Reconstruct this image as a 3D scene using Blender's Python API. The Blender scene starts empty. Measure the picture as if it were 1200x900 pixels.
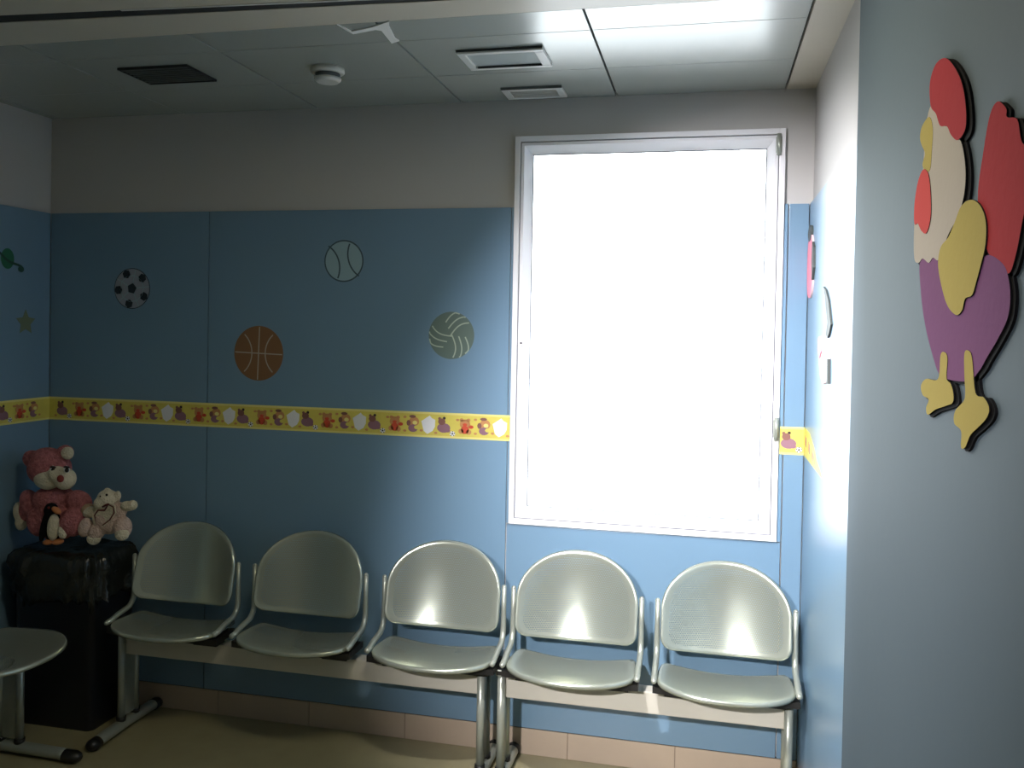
import bpy, bmesh, math, random
from mathutils import Vector, Matrix, noise
random.seed(4)
S = bpy.context.scene
COL = S.collection
D, H, XL, XR, HC = 3.223, 2.5, -2.784, 0.344, 1.63      # back wall, ceiling, side walls, camera height
# ------------------------------------------------------------------ camera
F = 1013.9
YAW, PIT, ROL, CY = math.radians(12.719), math.radians(-0.966), math.radians(1.054), 401.85
fwd = Vector((-math.sin(YAW)*math.cos(PIT), math.cos(YAW)*math.cos(PIT), math.sin(PIT)))
r0 = Vector((math.cos(YAW), math.sin(YAW), 0)); u0 = r0.cross(fwd)
CR = r0*math.cos(ROL)+u0*math.sin(ROL); CU = -r0*math.sin(ROL)+u0*math.cos(ROL)
cam = bpy.data.cameras.new('camera'); co = bpy.data.objects.new('camera', cam); COL.objects.link(co)
m = Matrix((CR, CU, -fwd)).transposed().to_4x4(); m.translation = (0, 0, HC); co.matrix_world = m
cam.sensor_fit = 'HORIZONTAL'; cam.sensor_width = 36; cam.lens = F*36/1200; cam.shift_y = (CY-450)/1200
cam.clip_start = 0.05
S.camera = co
def ray(px, py): return fwd + CR*((px-600)/F) - CU*((py-CY)/F)
def at_y(px, py, y): v = ray(px, py); return Vector((0, 0, HC)) + v*(y/v.y)
def at_x(px, py, x): v = ray(px, py); return Vector((0, 0, HC)) + v*(x/v.x)
# ------------------------------------------------------------------ materials
def mat(name, col, rough=.5, metal=0, bump=None, spec=.5, mottle=None, coat=0, trans=0):
    M = bpy.data.materials.new(name); M.use_nodes = True; nt = M.node_tree; b = nt.nodes['Principled BSDF']
    b.inputs['Base Color'].default_value = (*col, 1); b.inputs['Roughness'].default_value = rough
    b.inputs['Metallic'].default_value = metal; b.inputs['Specular IOR Level'].default_value = spec
    b.inputs['Coat Weight'].default_value = coat; b.inputs['Coat Roughness'].default_value = .15
    tc = nt.nodes.new('ShaderNodeTexCoord')
    if mottle:
        sc, amt = mottle
        n = nt.nodes.new('ShaderNodeTexNoise'); n.inputs['Scale'].default_value = sc; n.inputs['Detail'].default_value = 4
        nt.links.new(tc.outputs['Object'], n.inputs['Vector'])
        mx = nt.nodes.new('ShaderNodeMix'); mx.data_type = 'RGBA'
        mx.inputs[6].default_value = (*[c*(1-amt) for c in col], 1); mx.inputs[7].default_value = (*[min(1, c*(1+amt)) for c in col], 1)
        nt.links.new(n.outputs['Fac'], mx.inputs[0]); nt.links.new(mx.outputs[2], b.inputs['Base Color'])
    if bump:
        sc, st = bump
        n = nt.nodes.new('ShaderNodeTexNoise'); n.inputs['Scale'].default_value = sc; n.inputs['Detail'].default_value = 3
        nt.links.new(tc.outputs['Object'], n.inputs['Vector'])
        bp = nt.nodes.new('ShaderNodeBump'); bp.inputs['Strength'].default_value = st; bp.inputs['Distance'].default_value = .004
        nt.links.new(n.outputs['Fac'], bp.inputs['Height']); nt.links.new(bp.outputs['Normal'], b.inputs['Normal'])
    return M
BLUE = (.155, .262, .365)
M = {}
M['panel'] = mat('blue wall laminate', BLUE, .30, bump=(60, .03), mottle=(3, .04), spec=.5)
M['upper'] = mat('off white wall paint', (.50, .49, .47), .8, mottle=(2, .04), spec=.15)
M['pier'] = mat('blue grey satin paint', (.078, .108, .132), .7, bump=(40, .05), mottle=(3, .05), spec=.15)
M['plaster'] = mat('cream ceiling plaster', (.56, .52, .43), .35, mottle=(4, .05))
M['tile'] = mat('ceiling tile enamel', (.42, .45, .42), .26, metal=.25, bump=(7, .01), spec=1.0)
M['groove'] = mat('dark groove', (.02, .022, .022), .8)
M['black'] = mat('black plastic', (.012, .012, .011), .4)
M['base'] = mat('beige skirting tile', (.46, .37, .28), .35, mottle=(9, .08))
M['grout'] = mat('skirting joint', (.25, .19, .14), .8)
M['frame'] = mat('white window frame', (.86, .86, .88), .3)
M['gasket'] = mat('grey gasket', (.10, .11, .13), .6)
M['silver'] = mat('silver painted steel', (.46, .50, .42), .23, metal=.62, bump=(300, .03))
M['bar'] = mat('silver painted tube', (.40, .43, .37), .33, metal=.5)
M['beam'] = mat('cream grey painted beam', (.58, .56, .48), .4, metal=.1)
M['bin'] = mat('dark navy bin plastic', (.010, .012, .018), .45)
M['bag'] = mat('black bin liner film', (.014, .016, .013), .24, bump=(38, 1.0))
M['pink'] = mat('pink plush', (.40, .145, .15), .95, bump=(140, 2.0), mottle=(70, .7), spec=.1)
M['cream'] = mat('cream plush', (.62, .56, .42), .95, bump=(140, 1.8), mottle=(35, .25), spec=.1)
M['palepink'] = mat('pale pink plush', (.58, .43, .36), .95, bump=(140, 1.8), mottle=(40, .3), spec=.1)
M['tan'] = mat('tan plush', (.42, .30, .20), .95, bump=(110, .8), spec=.1)
M['eye'] = mat('dark bead', (.02, .012, .012), .2)
M['rednose'] = mat('dark red felt', (.20, .02, .015), .7)
M['orange'] = mat('orange felt', (.45, .16, .05), .8)
M['blackplush'] = mat('black plush', (.008, .008, .01), .9, bump=(90, .6), spec=.1)
M['maroon'] = mat('maroon stitching', (.10, .02, .02), .8)
M['white'] = mat('white', (.75, .75, .72), .6)
M['offwhite'] = mat('white enamel', (.62, .63, .60), .35)
M['lens'] = mat('lamp diffuser', (.42, .47, .46), .12)
M['vent'] = mat('vent dark grey', (.09, .10, .095), .6)
M['detector'] = mat('aged white plastic', (.60, .60, .55), .45)
M['ired'] = mat('red foam', (.33, .03, .035), .9, spec=.05, bump=(80, .1)); M['iwhite'] = mat('off white foam', (.38, .34, .30), .9, spec=.05, bump=(80, .1))
M['iyel'] = mat('mustard foam', (.36, .29, .08), .9, spec=.05, bump=(80, .1)); M['ipurp'] = mat('purple foam', (.165, .065, .155), .9, spec=.05, bump=(80, .1))
M['icoral'] = mat('coral foam', (.46, .055, .05), .9, spec=.05)
M['foamblack'] = mat('black foam', (.006, .006, .007), .9, spec=.1)
M['byel'] = mat('yellow border paper', (.62, .54, .10), .5, mottle=(30, .12)); M['byel2'] = mat('pale yellow border edge', (.72, .66, .22), .5)
M['bred'] = mat('border red', (.55, .07, .03), .5); M['bbrown'] = mat('border brown', (.20, .09, .07), .5)
M['borange'] = mat('border tan', (.50, .24, .09), .5); M['bmauve'] = mat('border mauve', (.25, .13, .17), .5)
M['bwhite'] = mat('border white', (.72, .74, .76), .5); M['bdark'] = mat('border black', (.03, .02, .02), .5)
M['ballblue'] = mat('ball outline navy', (.045, .08, .10), .4); M['ballpale'] = mat('ball pale blue', (.27, .40, .45), .3)
M['ballwhite'] = mat('ball white', (.27, .30, .35), .3); M['ballblack'] = mat('ball black', (.012, .018, .025), .4)
M['bask'] = mat('basketball brown', (.21, .105, .045), .4); M['bline'] = mat('basketball line', (.40, .36, .28), .4)
M['voll'] = mat('volleyball olive', (.115, .165, .14), .4); M['vline'] = mat('volleyball line', (.38, .45, .36), .4)
M['green'] = mat('planet green', (.015, .12, .06), .5); M['greendark'] = mat('planet dark green', (.015, .06, .04), .5); M['olive'] = mat('star olive', (.15, .19, .11), .5)
M['dpink'] = mat('pink card', (.75, .25, .33), .6); M['dpale'] = mat('pale pink card', (.80, .55, .55), .6); M['dgrey'] = mat('grey green card', (.05, .06, .055), .6)
# floor vinyl
fm = mat('olive beige vinyl floor', (.30, .27, .155), .34, mottle=(14, .10), bump=(50, .03)); M['floor'] = fm
# perforated silver steel: holes cut by a grid in metres on the UV layer
pm = mat('perforated silver steel', (.46, .50, .42), .23, metal=.62); M['perf'] = pm
nt = pm.node_tree; b = nt.nodes['Principled BSDF']; out = nt.nodes['Material Output']
uv = nt.nodes.new('ShaderNodeUVMap'); uv.uv_map = 'grid'
def mnode(op, a, bb=None):
    n = nt.nodes.new('ShaderNodeMath'); n.operation = op
    for i, v in enumerate((a, bb)):
        if v is None: continue
        if isinstance(v, (int, float)): n.inputs[i].default_value = v
        else: nt.links.new(v, n.inputs[i])
    return n.outputs[0]
sep = nt.nodes.new('ShaderNodeSeparateXYZ'); nt.links.new(uv.outputs[0], sep.inputs[0])
P = .0062
gx = mnode('DIVIDE', sep.outputs[0], P); gy = mnode('DIVIDE', sep.outputs[1], P)
row = mnode('MODULO', mnode('FLOOR', mnode('ADD', gy, 1000)), 2)
gx = mnode('ADD', gx, mnode('MULTIPLY', row, .5))
fx = mnode('SUBTRACT', mnode('FRACT', mnode('ADD', gx, 1000)), .5); fy = mnode('SUBTRACT', mnode('FRACT', mnode('ADD', gy, 1000)), .5)
dist = mnode('SQRT', mnode('ADD', mnode('MULTIPLY', fx, fx), mnode('MULTIPLY', fy, fy)))
hole = mnode('LESS_THAN', dist, .27)
tr = nt.nodes.new('ShaderNodeBsdfTransparent'); mx = nt.nodes.new('ShaderNodeMixShader')
nt.links.new(hole, mx.inputs[0]); nt.links.new(b.outputs[0], mx.inputs[1]); nt.links.new(tr.outputs[0], mx.inputs[2]); nt.links.new(mx.outputs[0], out.inputs[0])
# window glass: clear pane with a fresnel reflection
gm = bpy.data.materials.new('window glass'); gm.use_nodes = True; nt = gm.node_tree; nt.nodes.clear()
o_ = nt.nodes.new('ShaderNodeOutputMaterial'); t_ = nt.nodes.new('ShaderNodeBsdfTransparent'); g_ = nt.nodes.new('ShaderNodeBsdfGlossy'); g_.inputs['Roughness'].default_value = .02
f_ = nt.nodes.new('ShaderNodeFresnel'); f_.inputs[0].default_value = 1.45; x_ = nt.nodes.new('ShaderNodeMixShader')
nt.links.new(f_.outputs[0], x_.inputs[0]); nt.links.new(t_.outputs[0], x_.inputs[1]); nt.links.new(g_.outputs[0], x_.inputs[2]); nt.links.new(x_.outputs[0], o_.inputs[0]); M['glass'] = gm
def emis(name, col, s):
    e = bpy.data.materials.new(name); e.use_nodes = True; n = e.node_tree.nodes['Principled BSDF']
    n.inputs['Emission Color'].default_value = (*col, 1); n.inputs['Emission Strength'].default_value = s; return e
# ------------------------------------------------------------------ mesh builder
class MB:
    def __init__(s): s.bm = bmesh.new(); s.uv = None
    def face(s, vs, mi=0, smooth=False):
        f = s.bm.faces.new(vs); f.material_index = mi; f.smooth = smooth; return f
    def box(s, a, b_, mi=0, bev=0):
        a, b_ = Vector(a), Vector(b_)
        r = bmesh.ops.create_cube(s.bm, size=1); vs = r['verts']
        for v in vs: v.co = Vector([(a[i]+b_[i])/2 + v.co[i]*abs(b_[i]-a[i]) for i in range(3)])
        fs = {f for v in vs for f in v.link_faces}
        for f in fs: f.material_index = mi
        if bev:
            es = {e for v in vs for e in v.link_edges}
            bmesh.ops.bevel(s.bm, geom=list(es), offset=bev, segments=2, affect='EDGES', profile=.6)
        return s
    def tube(s, pts, r, mi=0, n=12, flat=1.0, cap=True):
        pts = [Vector(p) for p in pts]; rings = []
        rr = r if isinstance(r, (list, tuple)) else [r]*len(pts)
        up = Vector((0, 0, 1)); prev = None
        for i, p in enumerate(pts):
            t = ((pts[min(i+1, len(pts)-1)]-p).normalized() + (p-pts[max(i-1, 0)]).normalized()).normalized()
            a = prev if prev is not None else (Vector((1, 0, 0)) if abs(t.x) < .9 else Vector((0, 1, 0)))
            a = (a - t*a.dot(t)).normalized(); prev = a; b2 = t.cross(a)
            rings.append([s.bm.verts.new(p + a*math.cos(2*math.pi*k/n)*rr[i] + b2*math.sin(2*math.pi*k/n)*rr[i]*flat) for k in range(n)])
        for i in range(len(rings)-1):
            for k in range(n): s.face((rings[i][k], rings[i][(k+1) % n], rings[i+1][(k+1) % n], rings[i+1][k]), mi, True)
        if cap: s.face(rings[0][::-1], mi); s.face(rings[-1], mi)
        return s
    def ball(s, c, r, mi=0, sub=3, rot=None):
        rv = Vector(r) if not isinstance(r, (int, float)) else Vector((r, r, r))
        res = bmesh.ops.create_icosphere(s.bm, subdivisions=sub, radius=1)
        for v in res['verts']:
            q = Vector((v.co.x*rv.x, v.co.y*rv.y, v.co.z*rv.z))
            if rot is not None: q = rot @ q
            v.co = q + Vector(c)
            for f in v.link_faces: f.material_index = mi; f.smooth = True
        return s
    def prism(s, pts, depth, mi=0, side=None, bev=0):
        """closed outline pts (3D, planar) extruded by vector depth; side = material of the edge"""
        side = mi if side is None else side
        d = Vector(depth); a = [s.bm.verts.new(p) for p in pts]; c = [s.bm.verts.new(Vector(p)+d) for p in pts]
        n = len(a); s.face(a, side); s.face(c[::-1], mi)
        for k in range(n): s.face((a[k], c[k], c[(k+1) % n], a[(k+1) % n]), side)
        return s
    def build(s, name, mats, parent=None, recalc=True, **kw):
        if recalc: bmesh.ops.recalc_face_normals(s.bm, faces=s.bm.faces)
        me = bpy.data.meshes.new(name); s.bm.to_mesh(me); s.bm.free()
        for mm in (mats if isinstance(mats, (list, tuple)) else [mats]): me.materials.append(M[mm] if isinstance(mm, str) else mm)
        o = bpy.data.objects.new(name, me); COL.objects.link(o)
        if parent is not None: o.parent = parent
        for k, v in kw.items(): o[k] = v
        return o
def empty(name, loc, label, cat, group=None, rz=0):
    o = bpy.data.objects.new(name, None); o.empty_display_size = .1; COL.objects.link(o); o.location = loc; o.rotation_euler.z = rz
    o['label'] = label; o['category'] = cat
    if group: o['group'] = group
    return o
def place(o, parent, loc=None, rz=None):
    o.parent = parent
    if loc is not None: o.location = loc
    return o
def struct(o): o['kind'] = 'structure'; return o
def smooth(o):
    for p in o.data.polygons: p.use_smooth = True
    return o
# ------------------------------------------------------------------ room shell
YB = -2.2
PT, TH = 2.091, .012                                     # panel top, panel thickness
WX0, WX1, WZ0, WZ1 = -.727, .256, .884, 2.358            # window opening
f = MB().box((XL-.2, YB, -.05), (XR+.4, D+.25, 0)).build('floor', 'floor'); struct(f)
w = MB()
yb0, yb1 = D+TH, D+.22
w.box((XL-.2, yb0, 0), (WX0, yb1, H+.1)).box((WX1, yb0, 0), (XR+.3, yb1, H+.1)).box((WX0, yb0, 0), (WX1, yb1, WZ0)).box((WX0, yb0, WZ1), (WX1, yb1, H+.1))
wb = struct(w.build('wall_back', 'upper'))
g = .0022
for (x0, x1, z0, z1) in ((XL-.002, -2.021, .1, PT), (-2.021, -.738, .1, PT), (-.738, .272, .1, WZ0-.004), (.272, XR, .1, PT)):
    q = MB().box((x0+g, D, z0+.003), (x1-g, D+TH, z1), bev=.0015).build('panel', 'panel', wb)
MB().box((WX0-.0105, D, WZ0), (WX0-.002, D+TH, PT), bev=.001).box((WX1+.002, D, WZ0), (.272-g, D+TH, PT)).build('edge_strip', 'panel', wb)
MB().box((XL+TH, D+.004, .1), (XR, D+TH-.002, .104)).build('seam', 'groove', wb)
wl = struct(MB().box((XL-.2, YB, 0), (XL-TH, D+.22, H+.1)).build('wall_left', 'upper'))
for (y0, y1) in ((2.0, D), (.75, 2.0), (-.5, .75), (-1.75, -.5)):
    MB().box((XL-TH, y0+g, .103), (XL, y1-g, PT), bev=.0015).build('panel', 'panel', wl)
wr = struct(MB().box((XR+TH, 1.6, 0), (XR+.3, D+TH, H+.1)).build('wall_right', 'upper'))
MB().box((XR, 1.95, .103), (XR+TH, D-g, PT), bev=.0015).build('panel', 'panel', wr)
PX, PY = .30, 1.955
wp = struct(MB().box((PX, YB, 0), (XR+.3, PY, H+.1), bev=.002).build('wall_pier', 'pier')); wp.name = 'wall_near'
struct(MB().box((XL-.2, YB-.2, 0), (XR+.4, YB, H+.1)).build('wall_front', 'upper'))
# skirting: beige tiles with joints
def skirt(name, p0, p1, nrm, joints):
    mb = MB(); p0, p1, nrm = Vector(p0), Vector(p1), Vector(nrm); L = (p1-p0).length; t = (p1-p0)/L
    js = [0]+joints+[L]
    for a, c in zip(js[:-1], js[1:]):
        A = p0+t*(a+.0012); C = p0+t*(c-.0012)+nrm*.010
        mb.box((min(A.x, C.x), min(A.y, C.y), 0), (max(A.x, C.x), max(A.y, C.y), .099), 0, .002)
    A = p0+t*.001; C = p1+nrm*.007
    mb.box((min(A.x, C.x), min(A.y, C.y), 0), (max(A.x, C.x), max(A.y, C.y), .097), 1)
    return struct(mb.build(name, ['base', 'grout']))
skirt('baseboard_back', (XL, D+TH-.001, 0), (XR, D+TH-.001, 0), (0, -1, 0), [.42, .83, 1.24, 1.65, 2.06, 2.30, 2.70])
skirt('baseboard_left', (XL-TH+.001, -1.8, 0), (XL-TH+.001, D, 0), (1, 0, 0), [.4*k for k in range(1, 12)])
skirt('baseboard_right', (XR+TH-.001, PY, 0), (XR+TH-.001, D, 0), (-1, 0, 0), [.3, .7, 1.1])
# ceiling: plaster field near the camera, enamelled tiles by the window
c = MB()
c.box((XL-.2, YB, H+.03), (XR+.4, D+.22, H+.1), 0)
c.box((.253+.004, YB, H), (XR+.4, D+TH, H+.03), 0)
YS = 2.343
c.box((XL-TH, YB, H), (.257, 2.06, H+.03), 0)
def yfar(x): return 2.162+(x+2.049)*.0446
def ynear(x): return 2.105+(x+2.049)*.062
poly = [(XL-TH, yfar(XL)), (.2, yfar(.2)), (.257, yfar(.257)), (.257, YS), (XL-TH, YS)]
c.prism([(x, y, H) for x, y in poly], (0, 0, .03), 0)
c.prism([(XL-TH, 2.06, H), (.257, 2.06, H), (.257, ynear(.257), H), (XL-TH, ynear(XL), H)], (0, 0, .03), 0)
ceil = struct(c.build('ceiling', 'plaster'))
MB().prism([(XL, ynear(XL)-.001, H+.002), (.25, ynear(.25)-.001, H+.002), (.25, yfar(.25)+.001, H+.002), (XL, yfar(XL)+.001, H+.002)], (0, 0, .003)).build('track_slot', 'groove', ceil)
MB().prism([(-1.62, ynear(-1.62)-.004, H-.002), (-.75, ynear(-.75)-.004, H-.002), (-.75, ynear(-.75)+.003, H-.002), (-1.62, ynear(-1.62)+.003, H-.002)], (0, 0, .004)).build('track_glint', 'offwhite', ceil)  # white strip coloured in for the glints along the slot's near edge
cols = [XL-TH, -2.75, -2.151, -1.548, -.947, -.348, .253]
rows = [YS, 2.512, 2.884, D+TH]
t = MB()
for i in range(len(cols)-1):
    for j in range(3):
        gx_ = .0035 if cols[i] > -2.8 else .002
        t.box((cols[i]+gx_, rows[j]+.0012, H), (cols[i+1]-.0035, rows[j+1]-.0012, H+.012), 0, .001)
t.build('ceiling_tile', 'tile', ceil, kind='structure')
MB().box((XL, YS, H+.014), (.256, D, H+.018)).build('tile_gap', 'groove', ceil)
pp = [(395, 28), (412, 36), (436, 31), (456, 24), (456, 30), (463, 44), (468, 47), (459, 50), (447, 35), (440, 34), (414, 39), (403, 33)]
pts = []
for a, b2 in pp:
    v = ray(a, b2); q = Vector((0, 0, HC))+v*((H-.0005-HC)/v.z); pts.append(q)
MB().prism(pts, (0, 0, -.003)).build('torn_plaster', 'white', ceil)
# ------------------------------------------------------------------ window
win = bpy.data.objects.new('window_1', None); COL.objects.link(win); win.location = ((WX0+WX1)/2, D, WZ0); win['kind'] = 'structure'
W0 = Vector(win.location)
def rel(o, par, base): o.parent = par; o.location = -Vector(base); return o
fr = MB()
def ringframe(mb, x0, x1, z0, z1, wd, y0, y1, mi=0, bev=.002):
    mb.box((x0, y0, z0), (x0+wd, y1, z1), mi, bev).box((x1-wd, y0, z0), (x1, y1, z1), mi, bev)
    mb.box((x0+wd, y0, z0), (x1-wd, y1, z0+wd), mi, bev).box((x0+wd, y0, z1-wd), (x1-wd, y1, z1), mi, bev)
ringframe(fr, WX0, WX1, WZ0, WZ1, .020, D-.010, D+.10)
rel(fr.build('window_frame', 'frame'), win, W0)
gk = MB(); ringframe(gk, WX0+.020, WX1-.020, WZ0+.020, WZ1-.020, .003, D+.004, D+.06, 0, 0)
rel(gk.build('gasket', 'gasket'), win, W0)
# sash with a splayed inner face that falls back to the glass
sx0, sx1, sz0, sz1 = WX0+.0235, WX1-.0235, WZ0+.0235, WZ1-.0235
sb = MB(); ys, yg = D-.004, D+.045
def loop(d, y): return [(sx0+d, y, sz0+d), (sx1-d, y, sz0+d), (sx1-d, y, sz1-d), (sx0+d, y, sz1-d)]
Ls = [loop(0, D+.06), loop(0, ys+.002), loop(.002, ys), loop(.012, ys), loop(.038, yg), loop(.038, D+.06)]
vs = [[sb.bm.verts.new(p) for p in L] for L in Ls]
for i in range(len(vs)):
    a, b2 = vs[i], vs[(i+1) % len(vs)]
    for k in range(4): sb.face((a[k], a[(k+1) % 4], b2[(k+1) % 4], b2[k]))
sash = rel(sb.build('sash', 'frame'), win, W0)
gl = MB().box((sx0+.038, D+.050, sz0+.038), (sx1-.038, D+.054, sz1-.038)).build('pane', 'glass', sash)
gb = MB(); ringframe(gb, sx0+.037, sx1-.037, sz0+.037, sz1-.037, .003, D+.0425, D+.0455, 0, 0); gb.build('glazing_bead', 'gasket', sash)
p = at_y(611, 402, D-.006)
lk = MB().tube([(p.x, D-.003, p.z), (p.x, D-.012, p.z)], .009, 0, 16).tube([(p.x, D-.012, p.z), (p.x, D-.014, p.z)], .004, 1, 10)
lk.build('lock_button', ['frame', 'black'], sash)
for (pa, pb) in (((907, 489), (912, 516)), ((911, 157), (915, 182))):
    a, b2 = at_y(*pa, D-.01), at_y(*pb, D-.01); z0, z1 = min(a.z, b2.z), max(a.z, b2.z); xc = (a.x+b2.x)/2
    rel(MB().tube([(xc, D-.016, z0), (xc, D-.016, z1)], .008, 0, 12).box((xc-.010, D-.012, z0+.01), (xc+.010, D-.008, z1-.01), 0).build('hinge', 'bar'), win, W0)
# ------------------------------------------------------------------ wallpaper border and stickers
def disc(mb, cx, cz, rx, rz, y, mi, th=.0006, n=14, ph=0):
    mb.prism([(cx+rx*math.cos(2*math.pi*k/n+ph), y, cz+rz*math.sin(2*math.pi*k/n+ph)) for k in range(n)], (0, -th, 0), mi)
def border(x0, x1, base, flip=None):
    """strip in local x, z with its back on local y = 0"""
    mb = MB(); zc, hh = 1.2475, .0495
    mb.box((x0, -.0008, zc-hh), (x1, 0, zc+hh), 0)
    mb.box((x0, -.0013, zc+hh-.008), (x1, -.0008, zc+hh), 1).box((x0, -.0013, zc-hh), (x1, -.0008, zc-hh+.008), 1)
    per = .2875; k0 = int((x0-base)/per)-1
    for k in range(k0, k0+14):
        o = base+k*per
        def inn(a, r): return a-r > x0 and a+r < x1
        Y = -.0013
        if inn(o, .03):   # white drum-like shape
            mb.prism([(o+a*1.1, Y, zc+b2*1.1) for a, b2 in ((-.027, .012), (-.006, .026), (.004, .033), (.012, .024), (.025, .018), (.024, -.006), (.015, -.022), (-.004, -.033), (-.018, -.022))], (0, -.0006, 0), 6)
        if inn(o+.062, .025):   # mauve bear leaning
            disc(mb, o+.062, zc-.010, .027, .019, Y, 5); disc(mb, o+.054, zc+.014, .015, .013, Y-.0007, 3); disc(mb, o+.045, zc+.026, .006, .006, Y, 3, n=8); disc(mb, o+.064, zc+.028, .006, .006, Y, 7, n=8)
            disc(mb, o+.078, zc-.020, .011, .007, Y-.0007, 5)
        if inn(o+.098, .012):  # little ball
            disc(mb, o+.098, zc-.031, .011, .010, Y, 6); disc(mb, o+.098, zc-.031, .004, .004, Y-.0007, 7, n=5)
            for a in range(5): disc(mb, o+.098+.0085*math.cos(a*1.257+.3), zc-.031+.008*math.sin(a*1.257+.3), .0025, .0025, Y-.0007, 7, n=5)
        if inn(o+.148, .03):   # red bear
            disc(mb, o+.148, zc+.008, .021, .019, Y, 4); disc(mb, o+.134, zc+.024, .008, .007, Y, 4, n=8); disc(mb, o+.162, zc+.024, .008, .007, Y, 4, n=8)
            disc(mb, o+.148, zc-.014, .016, .016, Y-.0007, 2); disc(mb, o+.132, zc-.020, .010, .010, Y-.0007, 4, n=10); disc(mb, o+.164, zc-.022, .010, .010, Y-.0007, 4, n=10)
            disc(mb, o+.172, zc-.002, .011, .007, Y, 2, n=8); disc(mb, o+.148, zc+.006, .009, .006, Y-.0014, 2, n=8)
        if inn(o+.226, .03):   # tan bear with a bat
            disc(mb, o+.228, zc+.010, .021, .019, Y, 4); disc(mb, o+.224, zc-.016, .020, .015, Y-.0007, 5); disc(mb, o+.222, zc+.030, .014, .006, Y-.0007, 3, n=10)
            disc(mb, o+.206, zc+.004, .009, .012, Y-.0007, 3, n=8); disc(mb, o+.240, zc-.012, .012, .008, Y-.0014, 0, n=8); disc(mb, o+.232, zc+.006, .010, .008, Y-.0014, 8, n=10)
        for da, dz in ((.03, -.034), (.118, .026), (.19, .03), (.19, -.03), (.258, -.026)):   # speckles in the ground
            if inn(o+da, .007): disc(mb, o+da, zc+dz*.9, .007, .005, Y, 4, n=7)
    return mb
BM_ = ['byel', 'byel2', 'bred', 'bbrown', 'borange', 'bmauve', 'bwhite', 'bdark', 'byel2']
GB = 'wallpaper border strips'
o = border(XL+.001, WX0-.003, -.768).build('wallpaper_border', BM_); o.location = (0, D, 0)
o['label'] = 'long yellow wallpaper border with sporty teddies running left of the window'; o['category'] = 'border'; o['group'] = GB
o = border(WX1+.004, XR-.001, .228).build('wallpaper_border', BM_); o.location = (0, D, 0)
o['label'] = 'short stub of yellow wallpaper border between window and right corner'; o['category'] = 'border'; o['group'] = GB
o = border(-1.5, -.001, -.03).build('wallpaper_border', BM_); o.rotation_euler.z = math.pi/2; o.location = (XL, D, 0)
o['label'] = 'yellow wallpaper border with teddies on the left side wall'; o['category'] = 'border'; o['group'] = GB
# torn end on the right wall
mb = MB(); z0, z1 = 1.198, 1.297
mb.prism([(XR, D-.001, z0), (XR, D-.001, z1), (XR, D-.16, z1-.002), (XR, D-.27, z1-.03), (XR, D-.36, z0+.035), (XR, D-.44, z0+.018), (XR, D-.50, z0)], (-.0008, 0, 0), 0)
for k in range(9): mb.prism([(XR-.0008, D-.03-.035*k+.013*math.cos(a*1.05), 1.255-.003*k+.020*math.sin(a*1.05)) for a in range(6)], (-.0006, 0, 0), (4, 5, 0)[k % 3])
o = mb.build('wallpaper_border', BM_); o['label'] = 'torn ragged end of yellow wallpaper border on right side wall'; o['category'] = 'border'; o['group'] = GB
def arc(mb, fn, y, wd, mi, n=14, th=.0006):
    """ribbon following fn(t)->(x,z)"""
    L, R_ = [], []
    for i in range(n+1):
        tt = i/n; a = Vector(fn(tt)); d2 = (Vector(fn(min(1, tt+.01)))-Vector(fn(max(0, tt-.01)))).normalized(); nn = Vector((-d2.y, d2.x))*wd/2
        L.append((a+nn)); R_.append((a-nn))
    for i in range(n):
        mb.prism([(q.x, y, q.y) for q in (L[i], L[i+1], R_[i+1], R_[i])], (0, -th, 0), mi)
def circ(cx, cz, r, a0, a1): return lambda t: (cx+r*math.cos(math.radians(a0+(a1-a0)*t)), cz+r*math.sin(math.radians(a0+(a1-a0)*t)))
def sticker(mb, mats, c, label, cat='wall sticker', rz=0, group='ball wall stickers', name='ball_sticker'):
    o = mb.build(name, mats); o.location = c; o.rotation_euler.z = rz; o['label'] = label; o['category'] = cat
    if group: o['group'] = group
    return o
TR = -.0007
r = .086; mb = MB(); disc(mb, 0, 0, r, r, 0, 1, n=48); disc(mb, 0, 0, r*.965, r*.965, TR, 0, n=48)
disc(mb, 0, 0, r*.26, r*.27, 2*TR, 1, n=5, ph=math.pi/2-.21)
for k in range(5):
    a = math.pi/2+.42+k*1.2566; disc(mb, .77*r*math.cos(a), .77*r*math.sin(a), r*.22, r*.22, 2*TR, 1, n=6, ph=a)
    a2 = math.pi/2-.21+k*1.2566; arc(mb, lambda t: (r*(.26+.40*t)*math.cos(a2), r*(.26+.40*t)*math.sin(a2)), 2*TR, .003, 2, 4)
    arc(mb, lambda t: (r*(.66+.30*t)*math.cos(a2+(t-.0)*.0), r*(.66+.30*t)*math.sin(a2)), 2*TR, .003, 2, 4)
    p1 = Vector((.66*r*math.cos(a2), .66*r*math.sin(a2)))
    for sgn in (1, -1):
        aa = a2+sgn*.63; p2 = Vector((.66*r*math.cos(aa), .66*r*math.sin(aa))); arc(mb, lambda t: tuple(p1.lerp(p2, t)), 2*TR, .003, 2, 4)
sticker(mb, ['ballwhite', 'ballblack', 'ballpale'], (-2.381, D, 1.769), 'black and white football sticker, leftmost ball on the back wall')
r = .084; mb = MB(); disc(mb, 0, 0, r, r, 0, 1, n=48); disc(mb, 0, 0, r*.93, r*.93, TR, 0, n=48)
arc(mb, circ(-1.45*r, -.35*r, 1.25*r, -22, 58), 2*TR, .006, 1); arc(mb, circ(1.45*r, .35*r, 1.25*r, 158, 238), 2*TR, .006, 1)
sticker(mb, ['ballpale', 'ballblue'], (-1.421, D, 1.886), 'pale blue baseball sticker with dark outline, highest ball on the wall')
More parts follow.
